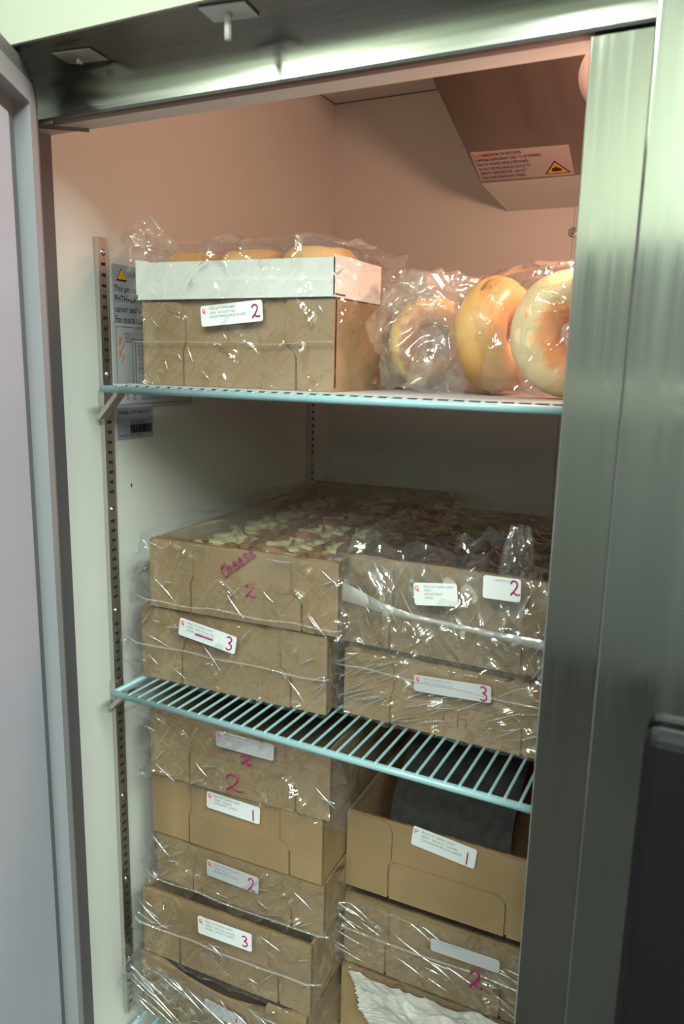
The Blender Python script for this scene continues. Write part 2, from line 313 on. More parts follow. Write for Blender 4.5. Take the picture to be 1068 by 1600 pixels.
# ------------------------------------------------------------------ film
def ridge(p, s, seed):
    return 1 - abs(noise.noise(Vector((p[0]*s[0]+seed, p[1]*s[1]+seed*1.7, p[2]*s[2]-seed))))*2
def film(parent, w, d, h, m=(.004, .004, .006, .004), top=.004, bottom=True, bulge=(.0, .0), seam=.5, amp=.003, seed=0., mat='film', sag=.0, drop=.0, name='plastic_wrap', res=(150, 80, 50), z0=0., seam_on=True, ear=.12, toplift=None, top_mat=None, pleats=(14, -50, 60), plen=(.012, .045), prad=.0016):
    """clear bag drawn round a tray. local frame of the tray: x right, y back, z up, origin front lower left corner"""
    x0, x1, y0, y1, zb, zt = -m[0], w+m[1], -m[2], d+m[3], z0-drop, h+top
    def P(q):  # q in unit cube surface
        x = x0+(x1-x0)*q[0]; y = y0+(y1-y0)*q[1]; z = zb+(zt-zb)*q[2]
        # soften the vertical edges
        ex = min(q[0]*(x1-x0), (1-q[0])*(x1-x0)); ey = min(q[1]*(y1-y0), (1-q[1])*(y1-y0)); ez = min(q[2]*(zt-zb), (1-q[2])*(zt-zb))
        n = Vector((0,0,0)); r = .007
        nx = -1 if q[0] < .5 else 1; ny = -1 if q[1] < .5 else 1
        wx = max(0, 1-ex/r); wy = max(0, 1-ey/r); wz = max(0, 1-ez/r)
        n = Vector((nx*wx, ny*wy, (1 if q[2] > .5 else -1)*wz))
        if n.length > 1e-6: n.normalize()
        zs = (z-zb)/(zt-zb)
        tri = max(0., 1-abs(zs-seam)/max(seam, 1-seam))
        fr = math.exp(-max(0, y)/ear)
        if nx < 0: x -= bulge[0]*tri*fr*(wx) 
        else: x += bulge[1]*tri*fr*(wx)
        # diagonal drawn creases
        c = .8; s_ = .6
        rx = c*x + s_*z; rz = -s_*x + c*z
        a1 = ridge((rx, y, rz), (6, 5, 34), seed); a2 = ridge((rz*.7+x, y*1.3, rx-z), (20, 10, 26), seed+5)
        cl = noise.noise(Vector((x*13+seed*3, y*8, z*16-seed)))
        mul = .35 + 1.1*min(1, max(0, (cl+.02)/.3)) + .7*max(0, 1-ex/.022)*(wy > .3) + .4*max(0, 1-ez/.016)
        a3 = ridge((rx*1.1, y, z*.8+rx*.5), (42, 30, 60), seed+11)
        dsp = amp*mul*(.95*max(0, a1)**2.5 + .55*max(0, a2)**2.5 + .28*max(0, a3)**2 - .15)
        v = Vector((x, y, z)) + n*dsp
        if wz > .5 and q[2] > .5:
            cxy = math.sin(PI*q[0])*math.sin(PI*q[1])
            v.z -= sag*cxy
            if toplift: v.z += toplift(v.x, v.y)
        v.z = max(v.z, z0+.0003); v.x = min(max(v.x, x0-bulge[0]-.002), x1+bulge[1]+.006)
        if top <= .002: v.z = min(v.z, zt+.0004)      # pressed flat by the tray stacked on it
        return v
    nx, ny, nz = res
    b = mb(mat)
    def sp(t, k=.25): return t  # even spacing
    b.grid(lambda i, j: P((i, 0, j)), nx, nz)                 # front
    b.grid(lambda i, j: P((1, i, j)), ny, nz)                 # side
    b.grid(lambda i, j: P((0, 1-i, j)), ny, nz)               # side
    b.grid(lambda i, j: P((1-i, 1, j)), nx//2, nz//2)         # back
    if top_mat: b.mat(top_mat)
    b.grid(lambda i, j: P((i, j, 1)), nx, ny)                 # top
    # gathered pleats of doubled film, drawn tight across the front and the free corner
    rp = random.Random(int(seed*100)); b.mat('film_pleat')
    for k in range(pleats[0]):
        px = x0 + (x1-x0)*(rp.random() if k % 3 else rp.choice((.06, .94, .9, .12)) + rp.uniform(-.05, .05)); pz = zb + (zt-zb)*rp.uniform(.12, .95)
        an = math.radians(rp.uniform(pleats[1], pleats[2])); ln_ = rp.uniform(*plen); bend = rp.uniform(-.25, .25)
        pts = []; rr = []
        for q in range(13):
            t = q/12 - .5
            X = px + math.cos(an)*ln_*t + math.sin(an)*bend*ln_*(t*t-.1); Z = pz + math.sin(an)*ln_*t - math.cos(an)*bend*ln_*(t*t-.1)
            X = min(max(X, x0+.002), x1-.002); Z = min(max(Z, zb+.003), zt-.002)
            pts.append((X, y0-.0012-amp*.3, Z)); rr.append(max(.00012, prad*rp.uniform(.5, 1)*math.cos(PI*t)**1.2))
        b.tube(pts, rr, 8, cap=False)
    o = b.build(name, parent)
    if seam_on:
        s = mb('film_seam'); zs = zb+(zt-zb)*seam
        xs = [x0-bulge[0]*.95 + (x1+bulge[1]-x0+bulge[0])*t for t in [k/60 for k in range(61)]]
        def S(i, j):
            x = x0-bulge[0] + (x1+bulge[1]-x0+bulge[0])*i
            wob = .0022*noise.noise(Vector((x*18+seed, 3, seed)))*1.4
            th = .0006 + .0006*abs(noise.noise(Vector((x*60, seed, 1))))
            yy = y0-amp*.7 - .001 - .003*math.sin(PI*min(1, max(0, j)))
            if x < 0: yy += (-x)*.5
            if x > w: yy += (x-w)*.5
            return Vector((x, yy, zs + wob + th*(j*2-1)))
        s.grid(S, 90, 3); s.build('heat_seal', o)
    return o

def crumple_sheet(parent, name, fn, nu, nv, amp, seed, mat='film_crinkle', s=(22, 22, 22), normal=(0, -1, .3)):
    nn = Vector(normal).normalized()
    def F(u, v):
        p = Vector(fn(u, v))
        q = (p.x*.8+p.z*.6, p.y, -p.x*.6+p.z*.8)
        a = max(0, ridge(q, (s[0]*.5, s[1], s[2]*1.8), seed))**2; b_ = ridge(q, (s[0]*2.2, s[1]*1.5, s[2]), seed+9)
        return p + nn*amp*(a*.9 + .35*b_)
    return mb(mat).grid(F, nu, nv).build(name, parent)

# ------------------------------------------------------------------ bakery trays
def tray(name, pos, yaw, w, h, label, group, d=.52, mat='kraft', rim=None, sagfront=0., tilt=0., backrise=0.):
    t = thing(name, pos, yaw, label, 'box', group, rx=math.radians(tilt))
    T = .0038; b = mb(mat)
    hb = h
    b.box((0, T, 0), (w, d, T))
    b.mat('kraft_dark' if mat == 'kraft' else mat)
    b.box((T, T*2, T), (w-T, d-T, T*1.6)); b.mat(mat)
    b.box((0, T, T), (T, d, hb)); b.box((w-T, T, T), (w, d, hb)); b.box((T, d-T, T), (w-T, d, hb + backrise))
    # front wall, top edge worn a little
    n = 24; rnd = random.Random(hash(name) % 1 + int(w*1e4) + int(pos[2]*1e4))
    top = [(w*(1-k/n), h - sagfront*math.sin(PI*min(1, max(0, (1-k/n)-.08)/.84))**1.0 + rnd.uniform(-.0006, .0006)) for k in range(n+1)]
    poly = [(0, T), (w, T)] + top
    b.prism(poly, T, T*2)
    b.build('tray_body', t)
    if mat == 'kraft':
        e = mb('kraft_edge')
        e.prism([(0, h-.0001), (w, h-.0001)] + [(x, z+.0004) for x, z in top], T+.0006, T*2-.0006) if sagfront == 0 else None
        if sagfront == 0: e.build('corrugated_edge', t)
    hs = h*.51; G = .0012
    def flap(poly): return mb(mat).prism(poly, 0, T-.0001).build('front_flap', t)
    a1, a2, a3 = .243*w, .775*w, .82*w
    R = .016
    lf = [(0, 0), (a1-.004, 0), (a1-.004, hs-.008), (a1, hs+.001), (a1, h-R-.004)]
    lf += [(a1-R*.85*(1-math.cos(math.radians(q))), h-R-.004+(R+.003)*math.sin(math.radians(q))) for q in (20, 40, 60, 80)] + [(a1-R, h-.001), (0, h-.001)]
    if sagfront: lf = [(x, min(z, h-.002-sagfront*.25*(x/a1))) for x, z in lf]
    flap(lf)
    lp = [(a1-.004+G*2.5, 0), (a3, 0), (a3, hs-.016)] + [(a3-.013*(1-math.cos(math.radians(q))), hs-.016+.013*math.sin(math.radians(q))) for q in (25, 50, 75, 90)] + [(a1+.008, hs-.002), (a1+.002, hs-.004), (a1-.004+G*2.5, hs-.011)]
    mb(mat).prism(lp, -.0004, T-.0001).build('locking_panel', t)
    rf = [(a3+G*3, 0), (w, 0), (w, h-.001), (a2+.002, h-.001), (a2, h-.006), (a2, hs+.001), (a3-.006, hs-.003), (a3+G*2, hs-.014)]
    flap(rf)
    return t

G_L = 'open-topped kraft bakery trays in the refrigerator'
TXT = ['PICK UP TAMPA WEST', '25053   06/16/25 Friday', 'ASSORTMENT, LARGE BOXED']
TXS = ['PICK UP TAMPA WEST', '25053   06/17/25 Saturday', 'RAISIN, LARGE TURKEY']
TXC = ['PICK UP TAMPA WEST', '25053   06/16/25 Thursday', 'CINNAMON ROLLS, LARGE']
SEAT_M, SEAT_U = 1.0818, 1.4675

# upper shelf, kraft tray
U1 = tray('bakery_tray', (.069, .063, SEAT_U), 0, .255, .096, 'kraft cardboard tray on the top shelf beneath the white box, label marked 2', G_L, d=.40)
film(U1, .255, .40, .096, m=(.002, .002, .003, .003), top=.0005, bulge=(.006, .0), seam=.52, amp=.0026, seed=1.3, pleats=(8, -75, -35), plen=(.008, .022), prad=.0009)
sticker(U1, (.091, .0665), 4.5, .082, .0225, TXT, '2', (.83, .2, .13, .6), 'Q', y=-.0062)
# middle shelf, near left pair
ML1 = tray('bakery_tray', (.040, .078, SEAT_M), 3.3, .268, .099, 'kraft tray standing on the aqua middle shelf below the Cheese 2 tray, label marked 3', G_L, d=.48)
film(ML1, .268, .48, .099, m=(.004, .004, .006, .004), top=.001, bulge=(.022, .004), seam=.5, amp=.006, seed=2.2)
s_ = sticker(ML1, (.0665, .073), -8.5, .084, .0235, TXS, '3', (.83, .15, .12, .72), 'Q', y=-.0125)
pen('marker_underline', '-', .093, .074, .026, .008, s_, Matrix.Rotation(math.radians(8), 4, 'Y') @ Matrix.Translation((-.012, 0, .012)), y=-.0135, r=.0008)
ML2 = tray('bakery_tray', (.060, .074, SEAT_M+.102), 4, .262, .089, 'kraft tray of cheese pastries with Cheese 2 handwritten in marker', G_L, d=.50, backrise=.008)
film(ML2, .262, .50, .089, m=(.005, .004, .006, .004), top=.0075, bulge=(.022, .004), seam=.12, amp=.005, seed=3.7, mat='film', top_mat='film_top', res=(150, 90, 44), seam_on=True)
mt = Matrix.Translation((.112, 0, .052)) @ Matrix.Rotation(math.radians(-38), 4, 'Y')
pen('handwritten_word', 'Cheese', 0, 0, .0085, .0145, ML2, mt, r=.0009, y=-.0006, gap=.12)
pen('handwritten_number', '2', .1395, .032, .014, .0165, ML2, Matrix.Identity(4), r=.0011, y=-.0008)
# middle shelf, right pair
MR1 = tray('bakery_tray', (.322, .113, SEAT_M), 0, .262, .083, 'kraft tray on the middle shelf under streaky film, beside the post, label marked 3', G_L, d=.44)
film(MR1, .262, .44, .083, m=(.004, .004, .006, .004), top=.001, bulge=(.004, .0), seam=.78, amp=.006, seed=4.9, mat='film_streak', pleats=(46, 14, 34), plen=(.012, .07), prad=.0010)
sticker(MR1, (.0945, .0535), 3.5, .089, .0195, ['PICK UP TAMPA WEST', '25053   06/17/25 Saturday'], '3', (.86, .1, .1, .8), 'Q', y=-.0125, faded=True)
pen('faint_marker_letters', 'CH', .125, .018, .014, .017, MR1, Matrix.Identity(4), r=.0005, y=-.0008)
MR2 = tray('bakery_tray', (.312, .125, SEAT_M+.086), 1, .262, .108, 'kraft tray wrapped in a crumpled clear bag with two white labels at its rim', G_L, d=.34, backrise=.004)
# lower columns
LL1 = tray('bakery_tray', (.050, .077, .9425), 3.5, .266, .094, 'kraft tray just under the middle shelf, large magenta 2 written on its film', G_L, d=.42)
film(LL1, .266, .42, .094, m=(.006, .014, .008, .004), top=.002, bulge=(.008, .018), seam=.35, amp=.008, seed=6.1, drop=.012 * 0, seam_on=False)
sticker(LL1, (.112, .072), -1, .083, .022, ['PICK UP TAMPA WEST', '25053   06/16/25'], None, None, 'Q', y=-.0125, faded=True)
pen('handwritten_number', '2', .126, .016, .026, .022, LL1, Matrix.Identity(4), r=.0011, y=-.0145)
pen('handwritten_number', '2', .149, .058, .016, .011, LL1, Matrix.Identity(4), r=.0011, y=-.0145)
LL2 = tray('bakery_tray', (.043, .085, .848), 2.4, .262, .093, 'bare kraft tray without film in the stack by the side wall, label marked 1', G_L, d=.42)
sticker(LL2, (.0905, .0615), -1.5, .082, .0245, ['PICK UP TAMPA WEST', '25053   06/16/25', 'CROISSANT, LARGE'], '1', (.84, .12, .08, .62), 'Q', y=-.0004)
LL3 = tray('bakery_tray', (.046, .088, .773), 2.0, .262, .073, 'shallow kraft tray squeezed between two others, faded label with magenta 2', G_L, d=.42)
film(LL3, .262, .42, .073, m=(.006, .006, .006, .004), top=.0005, bulge=(.012, .006), seam=.12, amp=.006, seed=7.7, seam_on=True)
sticker(LL3, (.0915, .041), -1.5, .081, .0245, ['PICK UP TAMPA WEST', '25053   06/16/25', 'ASSORTMENT, LARGE'], '2', (.8, .05, .14, .75), 'Q', y=-.0105, faded=True)
LL4 = tray('bakery_tray', (.041, .062, .672), 2.7, .262, .110 - .010, 'kraft tray low in the stack by the side wall, bright white label marked 3', G_L, d=.42)
film(LL4, .262, .42, .100, m=(.004, .006, .006, .004), top=.0005, bulge=(.005, .012), seam=.55, amp=.006, seed=8.4)
sticker(LL4, (.101, .0735), 1.0, .083, .0265, TXS, '3', (.82, .2, .12, .55), 'Q', y=-.0125)
LL5 = tray('bakery_tray', (.036, .060, .571), 2.0, .264, .098, 'crushed kraft tray at the bottom left with a sagging front rim', G_L, d=.42, sagfront=.024)
film(LL5, .264, .42, .090, m=(.010, .006, .010, .004), top=.0, bulge=(.014, .012), seam=.6, amp=.008, seed=9.9, mat='film_crinkle', seam_on=False, pleats=(40, -48, -18), plen=(.03, .10), prad=.0020)
sticker(LL5, (.115, .060), -6, .062, .020, None, '1', (.8, .2, .06, .5), None, y=-.012, faded=True)
LR1 = tray('bakery_tray', (.306, .165, .805), 1.6, .262, .110, 'bare kraft tray with a dark grey sheet rising from it, white label marked 1', G_L, d=.42)
sticker(LR1, (.090, .089), -6.0, .084, .0275, TXC, '1', (.86, .1, .03, .6), 'P', y=-.0004)
LR2 = tray('bakery_tray', (.308, .160, .692), 1.6, .262, .104, 'kraft tray beside the post with a magenta 2 on loose glossy film', G_L, d=.42)
film(LR2, .262, .42, .104, m=(.014, .006, .009, .004), top=.0005, bulge=(.010, .004), seam=.62, amp=.007, seed=11.3, mat='film_crinkle', pleats=(30, -30, -2), plen=(.02, .08), prad=.0016)
sticker(LR2, (.128, .078), 1, .088, .018, ['PICK UP TAMPA WEST'], None, None, None, y=-.0175, faded=True)
pen('handwritten_number', '2', .180, .048, .017, .024, LR2, Matrix.Identity(4), r=.0014, y=-.019)
LR3 = tray('bakery_tray', (.308, .155, .5705), 1.6, .262, .118, 'lowest kraft tray beside the post, covered by torn white paper', G_L, d=.42)

# crumpled bag of the MR2 tray: body, hazy band, ruffled mouth and twisted end
fb = film(MR2, .262, .34, .108, m=(.006, .006, .009, .004), top=.003, bulge=(.006, .002), seam=.42, amp=.007, seed=12.5, mat='film_crinkle', seam_on=False, name='plastic_bag', pleats=(34, 50, 125), plen=(.015, .05), prad=.0017)
def band(u, v):
    x = -.008 + .262*u; z0 = .056 - .012*u + .012*math.exp(-((u-.05)/.18)**2); wd = .012 + .012*math.exp(-(u/.25)**2) - .006*math.sin(PI*u)
    return (x, -.018 - .002*math.sin(PI*v), z0 + (v-.5)*wd)
crumple_sheet(fb, 'sealed_band', band, 90, 6, .002, 3.1, 'film_band')
def ruff(u, v):   # mouth of the bag standing up behind the front rim
    x = .004 + .165*u; lift = .030*(.35 + .65*abs(math.sin(u*7.5+.6)))*(1 - .3*u)
    return (x, -.010 + .03*v + .012*math.sin(u*19), .106 + lift*v - .035*(1-v)*(.4+.6*abs(math.sin(u*9))))
crumple_sheet(fb, 'ruffled_mouth', ruff, 120, 26, .006, 5.2)
def twist(u, v):
    a = 2*PI*u; r = .018*(1 - .55*v) * (1 + .25*math.sin(a*6 + v*9))
    return (.199 + r*math.cos(a)*1.2, .012 + .02*v + r*math.sin(a), .075 + .083*v)
crumple_sheet(fb, 'twisted_end', twist, 60, 40, .003, 7.2)
def tail(u, v):
    return (.128 + .055*u, .02 + .03*v, .108 + .012 + .020*u + .014*math.sin(v*PI) + .006*math.sin(u*12))
crumple_sheet(fb, 'loose_tail', tail, 50, 20, .006, 9.2)
sticker(MR2, (.100, .068), 7, .050, .0255, ['PICK UP TAMPA WEST', '25053', 'ASSORTMENT', 'LARGE'], None, None, 'Q', y=-.0245, size=.0036)
sticker(MR2, (.1755, .0885), 1, .040, .0250, ['LARGE BOXED'], '2', (.72, .28, .26, .62), None, y=-.0245, size=.003)

def drape(u, v):   # loose front of the bag hanging in long folds
    x = -.012 + .275*u
    return (x, -.013 - .006*math.sin(PI*v) - .004*math.sin(u*23+v*3), -.006 + .116*v)
crumple_sheet(fb, 'loose_folds', drape, 150, 70, .009, 33.2, 'film_crinkle', s=(30, 18, 11))

# torn paper over LR3
def paper(u, v):
    zig = .0035*abs(((v*26) % 1)*2-1)*(1-u)
    x = .014 + zig + .052*(1-v)*(1-u) + .250*u
    z = .030 + .090*v + .016*u - .03*u*(1-v)
    return (x, -.008 - .012*math.sin(PI*v)*(.4+.6*u) - .006*math.sin(u*11+v*5)*math.sin(PI*v), z)
def paper2(u, v):
    p = Vector(paper(u, v)); e = min(1, v/.12)
    k = 0
    for sc_, am in ((22, 1.), (47, .5), (95, .22)):
        k += am*abs(noise.noise(Vector((p.x*sc_*.6+p.z*sc_*.5, 3.3, p.z*sc_*1.3-p.x*sc_*.4))))
    p.y -= .014*k*e; p.z += .006*noise.noise(Vector((p.x*30, 1, p.z*30)))
    return p
mb('tissue').grid(paper2, 150, 130).build('torn_paper', LR3, 'crinkled white torn paper')
# loose film in the gap under the front of the lowest left tray
def veil(u, v):
    return (-.010 + .21*u, -.018 - .01*math.sin(PI*v), .098 - .070*u*.8 + (v-.5)*(.055-.02*u))
crumple_sheet(LL5, 'loose_film', veil, 120, 40, .008, 21.7, 'film_crinkle', s=(30, 20, 40))

# ------------------------------------------------------------------ pastries in the trays
def bun(b, rx, ry, hz, seed, mat, ns=.12, top=.5, seg=40, rings=16, loc=(0, 0, 0)):
    vs = []; fs = []
    for i in range(rings+1):
        ph = PI*i/rings
        for k in range(seg):
            a = 2*PI*k/seg
            cx = math.copysign(abs(math.cos(a))**.8, math.cos(a)); cy = math.copysign(abs(math.sin(a))**.8, math.sin(a))
            r = math.sin(ph)**.7; z = math.cos(ph)
            n_ = 1 + ns*noise.noise(Vector((cx*1.7+seed, cy*1.7, z*1.7)))
            zz = hz/2*(1+(z if z < 0 else z))*n_ if z > 0 else hz/2*(1+z)
            vs.append((loc[0]+rx*r*cx*n_, loc[1]+ry*r*cy*n_, loc[2]+max(0, zz)))
    for i in range(rings):
        for k in range(seg): fs.append([i*seg+k, (i+1)*seg+k, (i+1)*seg+(k+1) % seg, i*seg+(k+1) % seg])
    b.mat(mat).add(vs, fs, smooth=True)
def set_in(t, o, loc, rz):
    m = Matrix.Translation(t.location) @ t.rotation_euler.to_matrix().to_4x4()
    p = m @ Vector(loc); o.location = p; o.rotation_euler = (0, 0, t.rotation_euler.z + rz)
rnd = random.Random(4)
protos = []
for v in range(3):
    p = thing('cheese_danish', (0, 0, 0), 0, 'cheese danish', 'pastry', 'cheese danishes under film in the Cheese 2 tray')
    b = MB(); bun(b, .041, .049, .066, 3.1*v, 'danish', ns=.30); b.build('pastry_base', p)
    b = MB()
    for k in range(5):
        bun(b, .024+.005*(k % 2), .017, .014, 7*v+k, 'icing', ns=.45, seg=24, rings=10, loc=(rnd.uniform(-.008, .008), -.030+.015*k, .053))
    b.build('cheese_filling', p); protos.append(p)
def copy_tree(o):
    c = o.copy(); COL.objects.link(c)
    for ch in o.children:
        d = ch.copy(); COL.objects.link(d); d.parent = c
        for g in ch.children:
            e = g.copy(); COL.objects.link(e); e.parent = d
    return c
n = 0
for r in range(5):
    for c in range(3):
        o = protos[n] if n < 3 else copy_tree(protos[n % 3]); n += 1
        o['label'] = 'yellow-topped cheese pastry lying under clear film in the Cheese 2 tray'
        set_in(ML2, o, (.046 + .0845*c, .060 + .095*r, .0048), rnd.uniform(-.12, .12))
pd = None
for k, (x, y) in enumerate([(.050, .19), (.131, .20), (.212, .19), (.050, .295), (.131, .30), (.212, .295)]):
    if pd is None:
        b = MB(); bun(b, .034, .042, .076, 9.1, 'choc', ns=.3); pd = b.build('glazed_roll'); o = pd
    else: o = pd.copy(); COL.objects.link(o)
    tag(o, 'dark brown roll at the back of the tray in the crumpled bag', 'pastry', 'dark rolls in the bagged tray')
    set_in(MR2, o, (x, y-.02, .0048), .1*k-.25)

# dark sheet in LR1
sh = mb('dark_sheet')
prof = [(0, 0), (.014, .026), (.040, .056), (.075, .092), (.120, .118), (.17, .125)]
def shf(u, v):
    t = v*(len(prof)-1); i = min(int(t), len(prof)-2); k = t-i
    y = prof[i][0]*(1-k)+prof[i+1][0]*k; z = prof[i][1]*(1-k)+prof[i+1][1]*k
    return Vector((.058 + .158*u - .003*math.sin(v*6), .0075 + y, .104 - .094*0 + z + .002*math.sin(u*7)))
sh.grid(shf, 30, 30); sh.grid(lambda u, v: shf(1-u, v) + Vector((0, .0018, -.0012)), 30, 30)
for a in (0, 1):
    sh.grid((lambda a: (lambda u, v: shf(a, v) + Vector((0, .0018*u, -.0012*u))))(a), 1, 30)
# the sheet goes on down inside the tray so it stands on the tray floor
sh.box((.060, .0068, .004), (.214, .0086, .105))
dsh = sh.build('grey_liner_sheet'); tag(dsh, 'dark grey sheet standing up out of the tray labelled 1 beside the post', 'liner sheet')
dsh.matrix_world = Matrix.Translation(LR1.location) @ Matrix.Rotation(LR1.rotation_euler.z, 4, 'Z')

# ------------------------------------------------------------------ white tray with rolls
ZW = SEAT_U + .0975
W1 = thing('white_bakery_box', (.063, .060, ZW), 0, 'shallow white paperboard tray of bagels on top of the kraft tray, in a clear bag', 'box')
w, d, h = .262, .118, .042; T = .0012
b = mb('white_board')
b.box((0, T, 0), (w, d, T)); b.box((0, T, T), (T, d, h+.002)); b.box((w-T, T, T), (w, d, h)); b.box((T, d-T, T), (w-T, d, h))
b.prism([(0, T), (w, T), (w, h-.003), (w*.5, h-.0015), (0, h)], T, 2*T)
b.build('tray_body', W1)
mb('white_board').prism([(0, .006), (.018, .004), (.019, h+.001), (0, h+.003)], 0, T).build('front_flap', W1)
mb('white_board').prism([(0.004, .0), (w-.003, .0), (w-.003, .017), (.10, .021), (.004, .005)], -.0006, T-.0002).build('folded_lip', W1)
mb('darkgrey').box((w-.001, .004, .002), (w+.0006, .026, .0035)).build('side_slit', W1)
def lift(x, y): return .0
def wl(x, y):
    return .012*math.sin(PI*min(1, max(0, (x+.03)/.30)))*math.sin(PI*min(1, max(.15, (y+.03)/.18))) + .006*math.exp(-((x-.215)/.03)**2) + .004*math.exp(-((x-.06)/.04)**2)
wf = film(W1, w, d, h, m=(.004, .024, .004, .006), top=.010, bulge=(.002, .008), seam=.5, amp=.004, seed=14.1, mat='film', top_mat='film_top', seam_on=False, pleats=(4, 10, 70), plen=(.008, .02), toplift=wl, name='plastic_bag')
text('batch_print', '08.16.25', .009, 'ink', wf, Matrix.Translation((.086, .013, .0655)) @ Matrix.Rotation(math.radians(-45), 4, 'X') @ Matrix.Rotation(math.radians(-8), 4, 'Y'), sx=1.)
def earf(u, v):
    a = PI*1.0*u - .2; r = .040 + .006*math.sin(9*a)
    return (-.030 + .052*(u) + .012*math.sin(v*5), .02 + .04*v + .015*math.sin(u*8), .018 + (.050 + .022*math.sin(u*PI*2.2+.3))*v + .012*v*math.sin(v*9+u*4))
crumple_sheet(wf, 'loose_bag_end', earf, 90, 60, .014, 15.5, 'film_bag', s=(26, 26, 26), normal=(-.3, -1, .2))
def earb(u, v):
    return (-.020 + .075*u, .03 + .05*u, .045 + .058*v*(.55+.45*math.sin(u*5+1.0)))
crumple_sheet(wf, 'loose_bag_end', earb, 70, 50, .010, 19.5, 'film_bag', s=(26, 26, 26), normal=(0, -1, .2))

def bagel_mesh(name, R, r, seed, mat='bagel', squash=.85, patch=False, thick=1.0):
    b = mb(mat); seg, ring = 64, 28; vs = []; fs = []
    for i in range(seg):
        a = 2*PI*i/seg
        for k in range(ring):
            t = 2*PI*k/ring
            n_ = 1 + .10*noise.noise(Vector((math.cos(a)*1.3+seed, math.sin(a)*1.3, math.cos(t)))) + .03*noise.noise(Vector((math.cos(a)*5, math.sin(a)*5+seed, math.sin(t)*3)))
            rr = r*n_; rad = R + rr*math.cos(t)*1.0
            vs.append((rad*math.cos(a), rad*math.sin(a), rr*math.sin(t)*squash*thick))
    for i in range(seg):
        for k in range(ring):
            fs.append([i*ring+k, ((i+1) % seg)*ring+k, ((i+1) % seg)*ring+(k+1) % ring, i*ring+(k+1) % ring])
    b.add(vs, fs, smooth=True); o = b.build(name)
    return o
flat = None
k = 0
for r in range(1):
    for c in range(3):
        if flat is None: flat = bagel_mesh('bagel', .026, .0185, 1.0, squash=1.42); o = flat
        else: o = flat.copy(); COL.objects.link(o)
        o.location = W1.location + Vector((.046 + .0845*c, .058, .0012 + .0185*1.42*1.09))
        o.rotation_euler = (0, 0, 1.1*k); k += 1
        tag(o, 'golden bagel lying flat in the white paperboard tray', 'bagel', 'bagels in the white tray')

# ------------------------------------------------------------------ bagged large bagels on the top shelf
def stand(o, c, az, roll=0., lean=0.):
    ax = Vector((math.cos(az), math.sin(az), lean)).normalized()
    q = ax.to_track_quat('Z', 'Y'); o.rotation_mode = 'QUATERNION'; o.rotation_quaternion = q @ Matrix.Rotation(roll, 3, 'Z').to_quaternion()
    o.location = c
ZS = SEAT_U
def toasted(name, rim, face, r0, r1):
    """crust pale at the rim, toasted and mottled round the hole"""
    m, nt, out = new_mat(name); L = nt.links.new; p = N(nt, 'ShaderNodeBsdfPrincipled'); p.inputs['Roughness'].default_value = .5; p.inputs['Coat Weight'].default_value = .15
    tc = N(nt, 'ShaderNodeTexCoord'); sp = N(nt, 'ShaderNodeSeparateXYZ'); L(tc.outputs['Object'], sp.inputs[0])
    cb = N(nt, 'ShaderNodeCombineXYZ'); L(sp.outputs[0], cb.inputs[0]); L(sp.outputs[1], cb.inputs[1])
    ln_ = N(nt, 'ShaderNodeVectorMath', operation='LENGTH'); L(cb.outputs[0], ln_.inputs[0])
    nz = N(nt, 'ShaderNodeTexNoise'); nz.inputs['Scale'].default_value = 38; nz.inputs['Detail'].default_value = 4; L(tc.outputs['Object'], nz.inputs['Vector'])
    ad = N(nt, 'ShaderNodeMath', operation='MULTIPLY_ADD'); ad.inputs[1].default_value = .045; L(nz.outputs[0], ad.inputs[0]); L(ln_.outputs['Value'], ad.inputs[2])
    mr = N(nt, 'ShaderNodeMapRange'); mr.inputs[1].default_value = r0+.0225; mr.inputs[2].default_value = r1+.0225; mr.inputs[3].default_value = 1; mr.inputs[4].default_value = 0; L(ad.outputs[0], mr.inputs[0])
    mx = N(nt, 'ShaderNodeMix', data_type='RGBA'); mx.inputs[6].default_value = (*rim, 1); mx.inputs[7].default_value = (*face, 1); L(mr.outputs[0], mx.inputs[0]); L(mx.outputs[2], p.inputs['Base Color'])
    n2 = N(nt, 'ShaderNodeTexNoise'); n2.inputs['Scale'].default_value = 80; L(tc.outputs['Object'], n2.inputs['Vector'])
    bp = N(nt, 'ShaderNodeBump'); bp.inputs['Strength'].default_value = .5; bp.inputs['Distance'].default_value = .0015; L(n2.outputs[0], bp.inputs['Height']); L(bp.outputs[0], p.inputs['Normal'])
    L(p.outputs[0], out.inputs[0]); return m
M['bagel_toasted'] = toasted('bagel_toasted', (.74, .58, .31), (.82, .33, .10), .034, .048)
M['bagel_brown'] = toasted('bagel_brown_face', (.72, .50, .14), (.34, .17, .07), .044, .052)
def big(R, r, seed, mat, c, az, label, roll=.3, lean=0., squash=.95):
    o = bagel_mesh('bagel', R, r, seed, mat=mat, squash=squash); stand(o, c, math.radians(az), roll, lean); return tag(o, label, 'bagel')
big(.0372, .0243, 2.0, 'bagel_toasted', (.556, .125, ZS+.0625), -64, 'large pale bagel standing on edge against the steel post, toasted orange around its hole')
big(.0355, .0262, 5.0, 'bagel', (.470, .165, ZS+.0625), -14, 'large glossy tan bagel seen side-on in the bag, next to the pale toasted one', 1.2, squash=1.05)
big(.0370, .0170, 6.0, 'bagel_brown', (.374, .222, ZS+.0560), -48, 'yellow-rimmed bagel with a brown face, next to the kraft tray')
big(.0350, .0230, 3.0, 'bagel', (.448, .285, ZS+.066), -60, 'bright orange-lit bagel top showing behind the crinkled smaller bag', .2, lean=.2)
